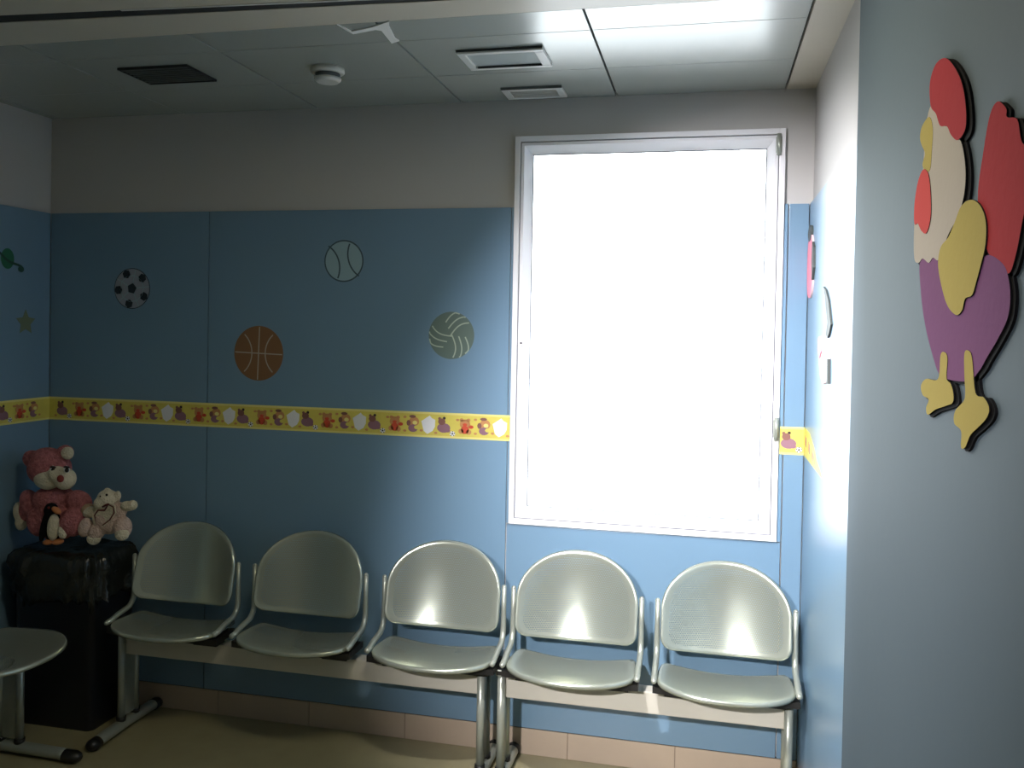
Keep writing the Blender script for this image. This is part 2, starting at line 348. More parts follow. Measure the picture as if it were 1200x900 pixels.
r = .110; mb = MB(); disc(mb, 0, 0, r, r*1.02, 0, 0, n=48)
arc(mb, lambda t: (r*.96*(2*t-1), -.03*r*(2*t-1)), TR, .0045, 1); arc(mb, lambda t: (.03*r*(2*t-1), r*.98*(2*t-1)), TR, .0045, 1)
arc(mb, circ(-1.20*r, 0, .93*r, -48, 48), TR, .0045, 1); arc(mb, circ(1.20*r, 0, .93*r, 132, 228), TR, .0045, 1)
sticker(mb, ['bask', 'bline'], (-1.789, D, 1.509), 'brown basketball sticker with pale seam lines on back wall')
r = .092; mb = MB(); disc(mb, 0, 0, r, r, 0, 0, n=48)
for k in range(3):
    a0 = math.radians(-95+120*k); R2 = Matrix.Rotation(a0, 2)
    for off, t1 in ((0, .97), (.33, .92), (.62, .76)):
        def fn(t, off=off, t1=t1): 
            q = R2 @ Vector(((-.05+t*t1*1.0)*r if off == 0 else (t*t1*1.0)*r, (off+.25*math.sin(t*2.4)*(1 if off == 0 else .8))*r*.98 - .0*r)); 
            if q.length > r*.97: q = q.normalized()*r*.97
            return (q.x, q.y)
        arc(mb, fn, TR, .0048, 1)
sticker(mb, ['voll', 'vline'], (-.969, D, 1.598), 'grey green volleyball sticker, the ball nearest the window')
mb = MB(); disc(mb, 0, 0, .034, .042, 0, 0, n=24)
arc(mb, lambda t: (.075*(2*t-1), -.037*(2*t-1)+.008*math.cos(6.28*t)), TR, .010, 1)
disc(mb, .070, -.038, .016, .013, 2*TR, 1, n=12); disc(mb, -.070, .034, .015, .013, 2*TR, 1, n=12)
sticker(mb, ['green', 'greendark'], (XL, 2.985, 1.876), 'green ringed planet sticker on left side wall', 'wall sticker', math.pi/2, None, 'planet_sticker')
mb = MB(); mb.prism([(.055*(1 if k % 2 == 0 else .5)*math.cos(math.pi/2+k*math.pi/5), 0, .055*(1 if k % 2 == 0 else .5)*math.sin(math.pi/2+k*math.pi/5)) for k in range(10)], (0, -.0007, 0), 0)
sticker(mb, ['olive'], (XL, 3.084, 1.617), 'faint olive star sticker below the planet on left wall', 'wall sticker', math.pi/2, None, 'star_sticker')
# ------------------------------------------------------------------ foam cut-outs on the right
def spline(pts, n=6):
    out_ = []
    N = len(pts)
    for i in range(N):
        p0, p1, p2, p3 = [Vector(pts[(i+k-1) % N]) for k in range(4)]
        for j in range(n):
            t = j/n; out_.append(.5*((2*p1)+(-p0+p2)*t+(2*p0-5*p1+4*p2-p3)*t*t+(-p0+3*p1-3*p2+p3)*t*t*t))
    return out_
def cut(pxs, depth0, th, mi, mb, side=None, n=6):
    """rooster shapes: outlines measured in wall coordinates (y, z)"""
    pts = [(at_x(a, b2, PX-.005).y, at_x(a, b2, PX-.005).z) for a, b2 in pxs]
    s_ = spline(pts, n) if n > 1 else [Vector(q) for q in pts]
    mb.prism([(PX-depth0, q.x, q.y) for q in s_], (-th, 0, 0), mi, side)
bx_, by_ = PX, 1.1
rooster = empty('rooster_cutout', (PX, 1.10, 1.74), 'big foam rooster cut-out mounted on the grey blue wall at right', 'wall decoration')
RB = Vector(rooster.location)
comb = [(1097, 77), (1107, 68), (1117, 74), (1128, 95), (1133, 122), (1133, 150), (1124, 164), (1116, 158), (1111, 148), (1103, 147), (1098, 133), (1092, 124), (1091, 98)]
tail = [(1146, 226), (1152, 180), (1160, 135), (1169, 119), (1179, 127), (1180, 137), (1192, 140), (1197, 165), (1207, 178), (1211, 210), (1200, 250), (1190, 300), (1180, 321), (1160, 300), (1148, 262)]
head = [(1091, 125), (1096, 130), (1103, 132), (1104, 146), (1112, 149), (1118, 160), (1127, 166), (1132, 195), (1131, 225), (1124, 252), (1112, 275), (1106, 293), (1100, 305), (1094, 302), (1089, 308), (1082, 303), (1077, 308), (1072, 302), (1072, 265), (1076, 230), (1082, 200), (1084, 170), (1086, 145)]
beak = [(1090, 137), (1094, 150), (1093, 175), (1091, 198), (1086, 201), (1082, 193), (1085, 180), (1081, 170), (1079, 160), (1082, 147)]
wattle = [(1083, 199), (1089, 203), (1092, 225), (1092, 255), (1087, 273), (1081, 270), (1077, 262), (1073, 262), (1073, 240), (1077, 214)]
body = [(1079, 305), (1100, 300), (1130, 318), (1150, 303), (1160, 299), (1172, 306), (1180, 318), (1184, 345), (1181, 372), (1170, 396), (1156, 420), (1148, 434), (1136, 446), (1118, 446), (1102, 440), (1094, 420), (1084, 380), (1079, 340)]
wing = [(1120, 262), (1128, 242), (1139, 234), (1150, 240), (1157, 258), (1157, 285), (1152, 308), (1146, 330), (1141, 346), (1133, 350), (1129, 364), (1122, 369), (1112, 358), (1105, 335), (1101, 310), (1104, 290), (1113, 278)]
leg1 = [(1103, 416), (1108, 413), (1111, 420), (1110, 443), (1115, 450), (1118, 462), (1117, 472), (1108, 476), (1097, 480), (1088, 486), (1086, 478), (1089, 468), (1082, 463), (1080, 452), (1086, 444), (1100, 444)]
leg2 = [(1131, 414), (1136, 411), (1140, 420), (1144, 460), (1154, 466), (1160, 478), (1157, 490), (1148, 500), (1138, 510), (1132, 524), (1127, 524), (1127, 505), (1119, 496), (1120, 482), (1130, 470), (1132, 460), (1131, 440)]
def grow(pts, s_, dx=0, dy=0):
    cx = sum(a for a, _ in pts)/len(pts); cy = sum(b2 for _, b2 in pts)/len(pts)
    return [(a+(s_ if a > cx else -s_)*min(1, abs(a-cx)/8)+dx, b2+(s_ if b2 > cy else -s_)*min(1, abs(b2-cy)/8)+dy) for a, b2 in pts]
for nm, pts, mm, d0 in (('tail', tail, 'ired', 0.0032), ('body', body, 'ipurp', 0.0033), ('head', head, 'iwhite', 0.0040), ('comb', comb, 'ired', 0.0047), ('beak', beak, 'iyel', 0.0043), ('wattle', wattle, 'icoral', 0.0049), ('wing', wing, 'iyel', 0.0050), ('leg', leg1, 'iyel', 0.0040), ('leg', leg2, 'iyel', 0.0040)):
    mb = MB(); cut(pts, d0, .0018, 0, mb, 1); o = rel(mb.build(nm, [mm, 'foamblack']), rooster, RB)
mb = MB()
for pts in (tail, body, head, comb, leg1, leg2): cut(grow(pts, 1.0, 2.6, 2.0), .0, .0031, 0, mb)  # plate shifted right and down so its black rim doubles as cast shadow
rel(mb.build('shadow_backing', 'foamblack'), rooster, RB)['label'] = 'black foam plate, offset to double as the cast shadow'
# two small cut-outs seen edge on, on the side wall past the pier
pk = empty('pink_cutout', (XR, 3.16, 1.87), 'small pink foam cut-out on side wall, the one nearer the window corner', 'wall decoration'); PB = Vector(pk.location)
mb = MB(); mb.prism([(XR, PB.y+a, PB.z+b2) for a, b2 in spline([(-.11, -.06), (-.06, -.115), (.03, -.10), (.055, -.03), (.05, .05), (.02, .09), (-.05, .10), (-.10, .04)])], (-.006, 0, 0), 0, 1)
rel(mb.build('foam_shape', ['dpink', 'dpale']), pk, PB)
mb = MB(); mb.prism([(XR, PB.y+a, PB.z+b2) for a, b2 in spline([(-.05, .09), (.01, .08), (.04, .11), (.0, .135), (-.05, .125)])], (-.007, 0, 0), 0)
mb.prism([(XR, PB.y-.11+a, PB.z+b2) for a, b2 in ((0, -.06), (.02, .0), (.012, .07), (-.02, .05), (-.03, -.02))], (-.008, 0, 0), 0)
rel(mb.build('dark_edge', 'dgrey'), pk, PB)
cu = empty('kite_cutout', (XR, 2.70, 1.60), 'thin pink and grey foam cut-out with curved tail on side wall, nearer the pier', 'wall decoration'); KB = Vector(cu.location)
def wl_pts(pxs): return [at_x(a, b2, XR) for a, b2 in pxs]
mb = MB(); mb.prism(wl_pts([(967, 336), (970, 340), (973, 352), (975, 372), (976, 380), (974, 390), (972, 396), (970, 392), (972, 378), (970, 360), (969, 346)]), (-.006, 0, 0), 0)
mb.prism(wl_pts([(972, 420), (973.4, 421), (973, 450), (971.4, 450)]), (-.008, 0, 0), 0)
rel(mb.build('tail', 'dgrey'), cu, KB)
mb = MB(); mb.prism(wl_pts([(963, 394), (965, 398), (969, 397), (972, 402), (973, 420), (971, 448), (967, 450), (964, 440), (962, 420)]), (-.007, 0, 0), 0)
rel(mb.build('foam_shape', 'dpale'), cu, KB)
mb = MB(); mb.prism(wl_pts([(963, 395), (965, 400), (966, 412), (964, 420), (962, 410)]), (-.010, 0, 0), 0); rel(mb.build('pink_patch', 'dpink'), cu, KB)
# ------------------------------------------------------------------ ceiling fittings
lt = empty('recessed_ceiling_light', (-.652, 2.715, H), 'unlit rectangular recessed light with glass cover in the ceiling', 'ceiling light')
mb = MB(); x0, x1, y0, y1 = -.138, .138, -.09, .09
for a in (((x0, y0), (x1, y0+.022)), ((x0, y1-.022), (x1, y1)), ((x0, y0+.022), (x0+.024, y1-.022)), ((x1-.03, y0+.022), (x1, y1-.022))):
    mb.box((*a[0], -.012), (*a[1], 0), 0, .003)
mb.build('frame', 'offwhite', lt)
MB().box((x0+.024, y0+.022, -.006), (x1-.03, y1-.022, 0), 0, .001).build('diffuser', 'lens', lt)
MB().box((x0, y0-.003, -.007), (x1, y0-.0005, 0), 0).build('gasket', 'groove', lt); MB().box((x0+.03, y1-.026, -.0125), (x1-.03, y1-.022, -.006), 0).build('gasket', 'groove', lt)  # dark strips drawn in for the shadow along the frame edges
vt = empty('air_vent', (-.638, 3.125, H), 'small slatted white air vent beside the back wall above window', 'air vent', 'ceiling vents')
mb = MB(); x0, x1, y0, y1 = -.112, .112, -.064, .064
for a in (((x0, y0), (x1, y0+.018)), ((x0, y1-.018), (x1, y1)), ((x0, y0+.018), (x0+.026, y1-.018)), ((x1-.026, y0+.018), (x1, y1-.018))):
    mb.box((*a[0], -.010), (*a[1], 0), 0, .003)
mb.build('frame', 'offwhite', vt); MB().box((x0+.026, y0+.018, -.002), (x1-.026, y1-.018, 0)).box((x0, y0-.004, -.009), (x1, y0, 0)).build('duct', 'vent', vt)
for k in range(5):
    yy = y0+.026+k*.0185; MB().box((x0+.026, yy, -.008), (x1-.026, yy+.005, -.002)).build('slat', 'detector', vt)
vt2 = empty('air_vent', (-1.865, 2.705, H), 'dark grey rectangular vent grille in left part of the ceiling', 'air vent', 'ceiling vents')
mb = MB(); x0, x1, y0, y1 = -.134, .134, -.092, .092
for a in (((x0, y0), (x1, y0+.006)), ((x0, y1-.006), (x1, y1)), ((x0, y0+.006), (x0+.006, y1-.006)), ((x1-.006, y0+.006), (x1, y1-.006))): mb.box((*a[0], -.008), (*a[1], 0), 0, .001)
mb.build('frame', 'groove', vt2); MB().box((x0+.006, y0+.006, -.003), (x1-.006, y1-.006, 0)).build('duct', 'vent', vt2)
for k in range(8): MB().box((x0+.008, y0+.012+k*.021, -.007), (x1-.008, y0+.020+k*.021, -.003)).build('slat', 'vent', vt2)
sd = empty('smoke_detector', (-1.275, 2.735, H), 'round white smoke detector with dark sensor slots on the ceiling', 'smoke detector')
def lathe(prof, n=32, mi=0):
    mb = MB(); rings = []
    for r_, z in prof: rings.append([mb.bm.verts.new((r_*math.cos(2*math.pi*k/n), r_*math.sin(2*math.pi*k/n), z)) for k in range(n)])
    for i in range(len(rings)-1):
        for k in range(n): mb.face((rings[i][k], rings[i][(k+1) % n], rings[i+1][(k+1) % n], rings[i+1][k]), mi, True)
    mb.face(rings[0][::-1], mi); mb.face(rings[-1], mi); return mb
lathe([(.055, 0), (.057, -.014), (.050, -.020)]).build('base', 'detector', sd)
lathe([(.042, -.020), (.040, -.034)]).build('sensor_gap', 'vent', sd)
lathe([(.046, -.034), (.045, -.040), (.036, -.048)]).build('cap', 'detector', sd)
# ------------------------------------------------------------------ steel bench seating
def shell(outline, rings, surf, thick, uvf):
    """outline: closed 2D list; rings: (scale, drop, material); surf(u,v)->3D"""
    mb = MB(); bm = mb.bm; uvl = bm.loops.layers.uv.new('grid')
    cx = sum(a for a, _ in outline)/len(outline); cy = sum(b2 for _, b2 in outline)/len(outline)
    R = []
    for sc, drop, mi in rings:
        L = []
        for a, b2 in outline:
            u, v = cx+(a-cx)*sc, cy+(b2-cy)*sc
            L.append((bm.verts.new(surf(u, v, drop)), (u, v)))
        R.append(L)
    n = len(outline)
    def mk(items, mi):
        f_ = mb.face([q[0] for q in items], mi, True)
        for lp, q in zip(f_.loops, items): lp[uvl].uv = q[1]
    for i in range(len(R)-1):
        for k in range(n): mk((R[i][k], R[i][(k+1) % n], R[i+1][(k+1) % n], R[i+1][k]), rings[i+1][2])
    cv = (bm.verts.new(surf(cx, cy, 0)), (cx, cy))
    for k in range(n): mk((R[-1][k], R[-1][(k+1) % n], cv), rings[-1][2])
    return mb
RINGS = [(1.0, 1.0, 0), (1.0, .45, 0), (.99, .12, 0), (.975, 0, 0), (.93, 0, 0), (.875, 0, 0), (.86, .0, 1), (.7, 0, 1), (.5, 0, 1), (.3, 0, 1), (.12, 0, 1)]
# backrest: x across, z up, front towards -y
bo = []
zb, zt, hw = .508, .817, .2185
for k in range(9): a = math.radians(180+90*k/8); bo.append((-hw+.05+.05*math.cos(a), zb+.062+.05*math.sin(a)))
for k in range(1, 16):
    s_ = -1+2*k/16; bo.append((s_*(hw-.05), zb+.012*s_*s_))
for k in range(9): a = math.radians(270+90*k/8); bo.append((hw-.05+.05*math.cos(a), zb+.062+.05*math.sin(a)))
for k in range(0, 41):
    a = math.radians(180*k/40); ex = .93
    bo.append((hw*math.copysign(abs(math.cos(a))**ex, math.cos(a)), .655+(zt-.655)*math.sin(a)**.98))
def bsurf(x, z, drop):
    tz = (z-zb)/(zt-zb); u = x/hw
    y = -.180 + .115*tz - .049*tz*tz + .062*(1-u*u) - .030
    return (x, y + drop*.016, z)
so = []
# seat plan outline: x across, y (0 at wall) negative to the front
for k in range(1, 12): s_ = -1+2*k/12; so.append((s_*.19, -.122-.006*(1-s_*s_)))
so_r = [(.205, -.128), (.216, -.150), (.221, -.190), (.224, -.230), (.226, -.262)]
so += so_r
for k in range(1, 30):
    a = math.radians(180*k/30); ca = math.cos(a); so.append((.226*math.copysign(abs(ca)**.86, ca), -.268-.125*math.sin(a)**.95))
so += [(-a, b2) for a, b2 in so_r[::-1]]
def ssurf(x, y, drop):
    u = x/.226; ty = (-y-.122)/.311
    z = .460 - .024*(1-u*u)*(1-.75*ty) - .010*max(0, ty-.72)**2*8
    return (x, y, z - drop*.014)
def seat_mesh():
    o = shell(so, RINGS, ssurf, .003, None).build('seat', ['silver', 'perf']); return o
def bar_path(x):
    P_ = [(x, -.150, .682), (x, -.150, .60), (x, -.152, .535)]
    for k in range(1, 7): a = math.radians(12*k); P_.append((x, -.152-.055*(1-math.cos(a)), .535-.055*math.sin(a)))
    P_ += [(x, -.25, .474), (x, -.290, .463), (x, -.315, .461)]
    return P_
protos = {}
def get(key, fn):
    if key not in protos:
        o = fn(); protos[key] = o.data; bpy.data.objects.remove(o)
    return protos[key]
def child(name, data, parent, loc=(0, 0, 0)):
    o = bpy.data.objects.new(name, data); COL.objects.link(o); o.parent = parent; o.location = loc; return o
def mk_back():
    return shell(bo, RINGS, bsurf, .003, None).build('backrest', ['silver', 'perf'])
def solid(o, th=.003):
    md = o.modifiers.new('solid', 'SOLIDIFY'); md.thickness = th; md.offset = 0; return o
def mk_bar():
    mb = MB(); mb.tube(bar_path(0), [.009]*2+[.0105]*(len(bar_path(0))-3)+[.010], 0, 12)
    mb.ball((0, -.315, .461), .0105, 0, 2); mb.ball((0, -.150, .682), .009, 0, 2)
    return mb.build('side_bar', 'bar')
def mk_mount():   # black bracket joining shell and beam
    mb = MB(); mb.box((-.12, -.245, .386), (.12, -.195, .394), 0, .002)
    for s_ in (-1, 1):
        a = [(s_*.232, -.30, .438), (s_*.225, -.30, .425), (s_*.12, -.24, .405), (s_*.12, -.235, .418)]
        mb.prism([(s_*.236, -.31, .441), (s_*.236, -.31, .418), (s_*.15, -.31, .414), (s_*.13, -.31, .420)], (0, .13, 0), 0)
        mb.box((s_*.10, -.25, .385), (s_*.20, -.19, .415), 0, .003)
    return mb.build('mount', 'black')
def mk_leg():
    mb = MB(); mb.tube([(0, -.235, .055), (0, -.235, .40)], .0145, 0, 16).tube([(0, -.150, .055), (0, -.150, .40)], .0145, 0, 16)
    mb.box((-.006, -.235, .06), (.006, -.150, .395), 0)
    mb.box((-.018, -.256, .395), (.018, -.130, .418), 1, .004)
    for y in (-.235, -.150): mb.tube([(0, y, .046), (0, y, .062)], .019, 1, 16)
    return mb.build('leg', ['bar', 'black'])
def mk_foot():
    mb = MB(); mb.tube([(0, -.375, .024), (0, -.36, .026), (0, -.20, .030), (0, -.04, .026), (0, -.03, .024)], [.024, .024, .024, .024, .024], 0, 14, flat=.85)
    return mb.build('foot', 'bar')
def mk_cap(s_):
    def fn():
        mb = MB(); y0 = -.37 if s_ < 0 else -.035
        mb.tube([(0, y0, .0235), (0, y0+s_*.03, .023), (0, y0+s_*.042, .021), (0, y0+s_*.048, .020)], [.0265, .0265, .021, .012], 0, 14, flat=.84); return mb.build('end_cap', 'black')
    return fn
def bench(label, cx, seats, legs, beam, loc=None, rz=0, deep=False):
    root = empty('waiting_bench', loc or (cx, D, 0), label, 'bench', 'perforated steel waiting benches', rz)
    for x in seats:
        o = solid(child('seat', get('seat', seat_mesh), root, (x-cx, 0, 0))); o = solid(child('backrest', get('back', mk_back), root, (x-cx, 0, 0)))
        for s_ in (-1, 1): child('side_bar', get('bar', mk_bar), root, (x-cx+s_*.232, 0, 0))
        child('seat_mount', get('mount', mk_mount), root, (x-cx, 0, 0))
    mb = MB(); mb.box((beam[0]-cx, -.222, .308), (beam[1]-cx, -.165, .385), 0, .004); mb.build('beam', 'beam', root)
    for x in legs:
        lg = child('leg', get('leg', mk_leg), root, (x-cx, -.070 if deep else 0, 0)); ft = child('foot', get('foot', mk_foot), root, (x-cx, 0, 0))
        child('end_cap', get('capf', mk_cap(-1)), ft); child('end_cap', get('capr', mk_cap(1)), ft)
    if deep:      # deeper shells set forward of the supports
        for ch in list(root.children):
            k = ch.name.split('.')[0]
            if k == 'seat': ch.scale.y = 1.42
            if k == 'backrest': ch.location.y = .065
            if k == 'side_bar': ch.scale.y = .3
            if k == 'foot': ch.scale.y = 1.36
            if k == 'seat_mount': ch.location.y = -.05
            if k == 'beam': ch.location.y = -.05
    return root
bench('three seat perforated steel bench along the back wall left of window', -1.475, [-2.012, -1.477, -.938], [-2.236, -.765], (-2.236, -.76))
bench('two seat perforated steel bench standing under the window', -.18, [-.438, .082], [-.690, .290], (-.69, .30))
# local x -> world y, local -y -> world +x ; stands .14 off the left wall
bench('steel bench on the left wall cut by the photo edge', 0, [0, -.535], [.170, -.80], (-.80, .170), loc=(XL, 2.565, 0), rz=math.pi/2, deep=True)
# ------------------------------------------------------------------ bin and liner
bn = empty('waste_bin', (-2.52, 3.075, 0), 'dark square waste bin in the left corner beneath a black liner', 'bin')
mb = MB()
def rrect(hx, hy, r_, n=6):
    out_ = []
    for (sx, sy, a0) in ((1, 1, 0), (-1, 1, 90), (-1, -1, 180), (1, -1, 270)):
        for k in range(n+1):
            a = math.radians(a0+90*k/n); out_.append((sx*(hx-r_)+r_*math.cos(a), sy*(hy-r_)+r_*math.sin(a)))
    return out_
rings = []
for (hx, hy, z) in ((.172, .120, 0), (.176, .124, .01), (.188, .132, .60), (.194, .138, .605), (.194, .138, .64), (.180, .124, .64), (.176, .12, .58)):
    rings.append([mb.bm.verts.new((a, b2, z)) for a, b2 in rrect(hx, hy, .03)])
for i in range(len(rings)-1):
    n = len(rings[0])
    for k in range(n): mb.face((rings[i][k], rings[i][(k+1) % n], rings[i+1][(k+1) % n], rings[i+1][k]), 0, True)
mb.face(rings[0][::-1]); mb.face(rings[-1]); mb.build('bin_body', 'bin', bn)
lb = MB().box((-.12, -.1385, .612), (.12, -.134, .632), 0, .002); lb.build('rim_lip', 'bin', bn)
mb = MB(); N = 160; rings = []
prof = [(.200, .146, .515), (.206, .150, .53), (.212, .154, .55), (.206, .150, .575), (.216, .156, .595), (.209, .152, .615), (.218, .158, .635), (.220, .158, .65), (.212, .150, .68), (.196, .134, .70), (.165, .108, .708), (.11, .07, .704), (.05, .03, .70)]
for j, (hx, hy, z) in enumerate(prof):
    L = []
    for k in range(N):
        a = 2*math.pi*k/N; ex = .45
        x = hx*math.copysign(abs(math.cos(a))**ex, math.cos(a)); y = hy*math.copysign(abs(math.sin(a))**ex, math.sin(a))
        w_ = noise.noise(Vector((math.cos(a)*5.5, math.sin(a)*5.5, z*9)))*.026 + abs(noise.noise(Vector((math.cos(a)*15, math.sin(a)*15, z*16+4))))*.026-.006
        amp = 1 if j < 10 else .5
        s_ = 1+w_/max(hx, .08)*amp*(1.0 if j else 1.4)
        zz = z + (noise.noise(Vector((math.cos(a)*5, math.sin(a)*5, 1)))*.07 if j == 0 else 0) + noise.noise(Vector((x*22, y*22, 2)))*.010
        if y*s_ > .142: y = .142/s_
        L.append(mb.bm.verts.new((x*s_, y*s_, zz)))
    rings.append(L)
for i in range(len(rings)-1):
    for k in range(N): mb.face((rings[i][k], rings[i][(k+1) % N], rings[i+1][(k+1) % N], rings[i+1][k]), 0, True)
mb.face(rings[-1])
o = mb.build('bin_liner', 'bag'); o.location = (-2.515, 3.065, 0); o['label'] = 'crumpled black plastic liner draped over the bin top'; o['category'] = 'bin bag'
md = o.modifiers.new('thick', 'SOLIDIFY'); md.thickness = .0015
# ------------------------------------------------------------------ plush toys
def fuse(mb, name, mats, parent=None, vox=.006):
    o = mb.build(name, mats, parent); md = o.modifiers.new('fuse', 'REMESH'); md.mode = 'VOXEL'; md.voxel_size = vox; md.use_smooth_shade = True
    sm = o.modifiers.new('soft', 'SMOOTH'); sm.iterations = 3; sm.factor = .5
    return o
SC = 3.46/F          # metres per pixel near the corner
tr_ = empty('teddy_bear', (-2.545, 3.0, .70), 'large pink plush teddy with cream muzzle sitting on the bin liner', 'plush toy', None)
ux = Vector((CR.x, CR.y, 0)).normalized(); uy = Vector((-ux.y, ux.x, 0))
def B(px, py, d_=0):
    """point at the bear's place: px, py along the picture, d_ metres towards the room"""
    q = at_y(px, py, 3.0) ; v = q-Vector((0, 0, HC)); return q - v.normalized()*d_ - Vector(tr_.location)
def E3(rx, ry, rz): return (rx*SC, ry*SC, rz*SC)
VR = Matrix((ux, uy, (0, 0, 1))).transposed()
def rotp(a): return VR @ Matrix.Rotation(math.radians(a), 3, 'Y')
mb = MB()
mb.ball(B(58, 549), E3(25, 22, 21), rot=rotp(0)); mb.ball(B(55, 538, .0), E3(19, 18, 14), rot=rotp(0))
mb.ball(B(38, 538), E3(12, 6, 11), rot=rotp(20)); mb.ball(B(76, 531), E3(11, 6, 10), rot=rotp(-20))
fuse(mb, 'head', 'pink', tr_)
mb = MB(); mb.ball(B(67, 607), E3(28, 20, 27), rot=rotp(0)); mb.ball(B(64, 585), E3(26, 18, 16), rot=rotp(0))
mb.ball(B(37, 592, .01), E3(12, 11, 20), rot=rotp(-24)); mb.ball(B(29, 600, .005), E3(8, 8, 12), rot=rotp(-20)) ; mb.ball(B(93, 588, .01), E3(16, 11, 13), rot=rotp(35))
mb.ball(B(44, 612, .04), E3(11, 13, 17), rot=rotp(-12)); mb.ball(B(86, 612, .045), E3(16, 14, 17), rot=rotp(25))
fuse(mb, 'body', 'pink', tr_)
mb = MB(); mb.ball(B(56, 561, .055), E3(16, 11, 13), rot=rotp(0)); mb.ball(B(76, 561, .055), E3(13, 11, 13), rot=rotp(0)); mb.ball(B(67, 556, .06), E3(11, 10, 10), rot=rotp(0))
fuse(mb, 'muzzle', 'cream', tr_)
fuse(MB().ball(B(40, 536, .018), E3(7, 3, 7), rot=rotp(0)), 'ear_lining', 'pink', tr_)
fuse(MB().ball(B(79, 531, .016), E3(8, 4, 8), rot=rotp(0)), 'ear_lining', 'cream', tr_)
for (px, py) in ((62, 551), (78, 551)):
    e = MB().ball(B(px, py-1, .082), E3(3.6, 2.4, 4.4), 0, 2, rotp(0)); e.ball(B(px+.3, py, .089), E3(2.6, 1.5, 2.8), 1, 2, rotp(0)); e.ball(B(px, py-3.4, .083), E3(3.8, 2.2, 1.7), 1, 2, rotp(8))
    e.build('eye', ['white', 'eye'], tr_)
MB().ball(B(71, 561, .098), E3(4.2, 3, 4.4), 0, 3, rotp(0)).build('nose', 'rednose', tr_)
mb = MB(); mb.ball(B(24, 601, .01), E3(8, 8, 14), rot=rotp(-12)); mb.ball(B(25, 613, .012), E3(7, 7, 9), rot=rotp(0)); fuse(mb, 'paw', 'cream', tr_)
mb = MB(); mb.ball(B(104, 598, .02), E3(9, 8, 8), rot=rotp(20)); fuse(mb, 'paw', 'tan', tr_)
mb = MB(); mb.ball(B(100, 618, .065), E3(8, 7, 12), rot=rotp(14)); fuse(mb, 'foot', 'palepink', tr_)
# penguin in the teddy's lap
pg = empty('penguin_toy', tuple(Vector(tr_.location)+B(62, 634, .075)), 'little black and white penguin toy with orange feet in the big teddy\'s lap', 'plush toy')
PO = Vector(pg.location)-Vector(tr_.location)
def Bp(px, py, d_=0): return B(px, py, d_+.085)-PO
mb = MB(); mb.ball(Bp(62, 617), E3(10, 8, 19), rot=rotp(0)); mb.ball(Bp(60, 598), E3(8, 7, 9), rot=rotp(0)); mb.ball(Bp(53, 615, .004), E3(4.5, 6, 21), rot=rotp(14))
fuse(mb, 'body', 'blackplush', pg, .004)
fuse(MB().ball(Bp(62.5, 618, .017), E3(7.5, 5, 16), rot=rotp(4)), 'belly', 'cream', pg, .004)
fuse(MB().ball(Bp(73, 624, .010), E3(5, 5, 8), rot=rotp(-10)), 'wing', 'cream', pg, .004)
MB().ball(Bp(66, 598, .028), E3(6, 4, 3.4), 0, 3, rotp(35)).build('beak', 'orange', pg)
MB().ball(Bp(57, 595, .026), E3(1.6, 1.2, 1.6), 0, 2).build('eye', 'rednose', pg)
for px in (57, 68): MB().ball(Bp(px, 635, .018), E3(6, 8, 3), 0, 3, rotp(0)).build('foot', 'orange', pg)
# small bear with embroidered heart
sb_ = empty('teddy_bear', tuple(Vector(tr_.location)+B(128, 636, 0)), 'small cream teddy with pale pink body and stitched heart, sitting right of the pink one', 'plush toy')
SO = Vector(sb_.location)-Vector(tr_.location)
def Bs(px, py, d_=0): return B(px, py, d_+.02)-SO
mb = MB(); mb.ball(Bs(127, 585), E3(13, 11, 11), rot=rotp(20)); mb.ball(Bs(138, 581), E3(4, 3, 6), rot=rotp(0)); mb.ball(Bs(127, 575), E3(5, 3, 3), rot=rotp(30)); mb.ball(Bs(119, 590, .02), E3(9, 8, 8), rot=rotp(0))
fuse(mb, 'head', 'cream', sb_, .004)
mb = MB(); mb.ball(Bs(128, 608), E3(19, 13, 18), rot=rotp(0)); mb.ball(Bs(139, 598), E3(10, 8, 10), rot=rotp(0)); mb.ball(Bs(144, 618, .01), E3(10, 11, 13), rot=rotp(0)); mb.ball(Bs(114, 622, .02), E3(9, 11, 12), rot=rotp(30))
fuse(mb, 'body', 'palepink', sb_, .004)
mb = MB(); mb.ball(Bs(150, 593), E3(9, 7, 6), rot=rotp(5)); mb.ball(Bs(155, 592), E3(6, 6, 6)); fuse(mb, 'arm', 'cream', sb_, .004)
mb = MB(); mb.ball(Bs(106, 600, .01), E3(9, 7, 7), rot=rotp(-20)); fuse(mb, 'arm', 'cream', sb_, .004)
for px, py in ((143, 626), (110, 631)): fuse(MB().ball(Bs(px, py, .035), E3(8, 7, 7.5), rot=rotp(0)), 'foot', 'cream', sb_, .004)
for px, py in ((118, 582), (125, 580)): MB().ball(Bs(px, py, .040), E3(1.5, 1.2, 1.5), 0, 2).build('eye', 'eye', sb_)
hp = [(123, 598), (127, 591), (133, 594), (134, 601), (129, 609), (121, 615), (113, 612), (111, 604), (115, 598)]
hv = [Bs(a, b2, .052) for a, b2 in hp]; hv.append(hv[0])
MB().prism([Bs(123+(a-123)*1.22, 603+(b2-603)*1.2, .046) for a, b2 in hp], -0.006*uy, 0).build('bib', 'cream', sb_)
MB().tube(hv, .0034, 0, 8).build('heart_stitching', 'maroon', sb_)
MB().tube([Bs(120, 594, .052), Bs(124, 592, .053), Bs(128, 590, .052)], [.003, .0045, .002], 0, 8).build('mouth', 'maroon', sb_)
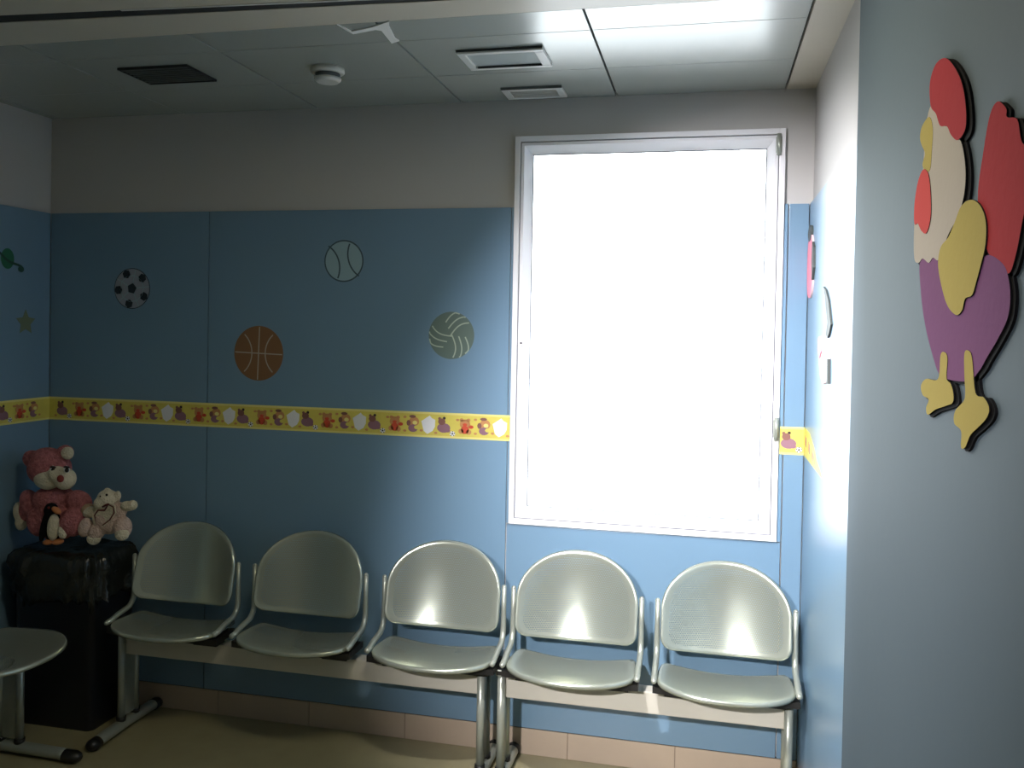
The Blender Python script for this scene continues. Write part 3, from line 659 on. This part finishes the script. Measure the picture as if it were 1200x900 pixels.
# ------------------------------------------------------------------ lights
def lamp(x, y, s, label, power):
    e = empty('ceiling_lamp', (x, y, H), label, 'ceiling light', 'lit ceiling lamps')
    MB().box((-.31, -.16, -.03), (.31, .16, 0), 0, .004).build('housing', 'offwhite', e)
    MB().box((-.29, -.14, -.032), (.29, .14, -.029)).build('diffuser', emis('lit diffuser %.1f' % power, (1, .90, .66), power), e)
    return e
lamp(-.45, 1.60, .6, 'lit rectangular ceiling lamp nearest the window, in the middle of the room', 26)
lamp(-1.9, -.6, .6, 'second lit ceiling lamp further back in the room', 5)
def fill_spot(x, y, tgt, watts, deg, label, col=(.97, .94, 1.0)):  # spots with rings, added out of view to mimic window glare on the wall
    dl = empty('fill_spot', (x, y, H), label, 'ceiling light', 'added fill spots')
    lathe([(.070, 0), (.072, -.006), (.060, -.008), (.055, -.002)]).build('trim_ring', 'offwhite', dl)
    sl = bpy.data.lights.new('fill_spot_light', 'SPOT'); sl.energy = watts; sl.color = col; sl.spot_size = math.radians(deg); sl.spot_blend = 1.0; sl.shadow_soft_size = .05
    o_s = bpy.data.objects.new('fill_spot_light', sl); COL.objects.link(o_s); o_s.location = (x, y, H-.03)
    o_s.rotation_euler = (Vector(tgt)-Vector(o_s.location)).to_track_quat('-Z', 'Y').to_euler()
fill_spot(-.52, 1.62, (.20, 3.2, 1.06), 700, 82, 'added ceiling spot brightening the wall round the window')
fill_spot(-.90, -1.20, (.12, 3.2, .55), 1050, 36, 'added ceiling spot far back, aimed at the bench under the window', (1.0, .95, .97))
wd = bpy.data.worlds.new('sky'); S.world = wd; wd.use_nodes = True; nt = wd.node_tree
bg = nt.nodes['Background']; tc = nt.nodes.new('ShaderNodeTexCoord'); sp = nt.nodes.new('ShaderNodeSeparateXYZ'); rp = nt.nodes.new('ShaderNodeValToRGB')
mr = nt.nodes.new('ShaderNodeMapRange'); mr.inputs[1].default_value = -1; mr.inputs[2].default_value = 1
nt.links.new(tc.outputs['Generated'], sp.inputs[0]); nt.links.new(sp.outputs['Z'], mr.inputs[0]); nt.links.new(mr.outputs[0], rp.inputs[0]); nt.links.new(rp.outputs[0], bg.inputs[0])
e = rp.color_ramp.elements; e[0].position = .35; e[0].color = (.30, .32, .34, 1); e[1].position = .70; e[1].color = (.85, .96, 1.0, 1)
bg.inputs[1].default_value = 16
pl = bpy.data.lights.new('window_portal', 'AREA'); pl.shape = 'RECTANGLE'; pl.size = WX1-WX0; pl.size_y = WZ1-WZ0; pl.cycles.is_portal = True
po = bpy.data.objects.new('window_portal', pl); COL.objects.link(po); po.location = ((WX0+WX1)/2, D+.2, (WZ0+WZ1)/2); po.rotation_euler = (-math.pi/2, 0, 0)
S.view_settings.view_transform = 'Standard'; S.view_settings.look = 'None'; S.view_settings.gamma = 1; S.view_settings.use_curve_mapping = False
S.view_settings.exposure = 0
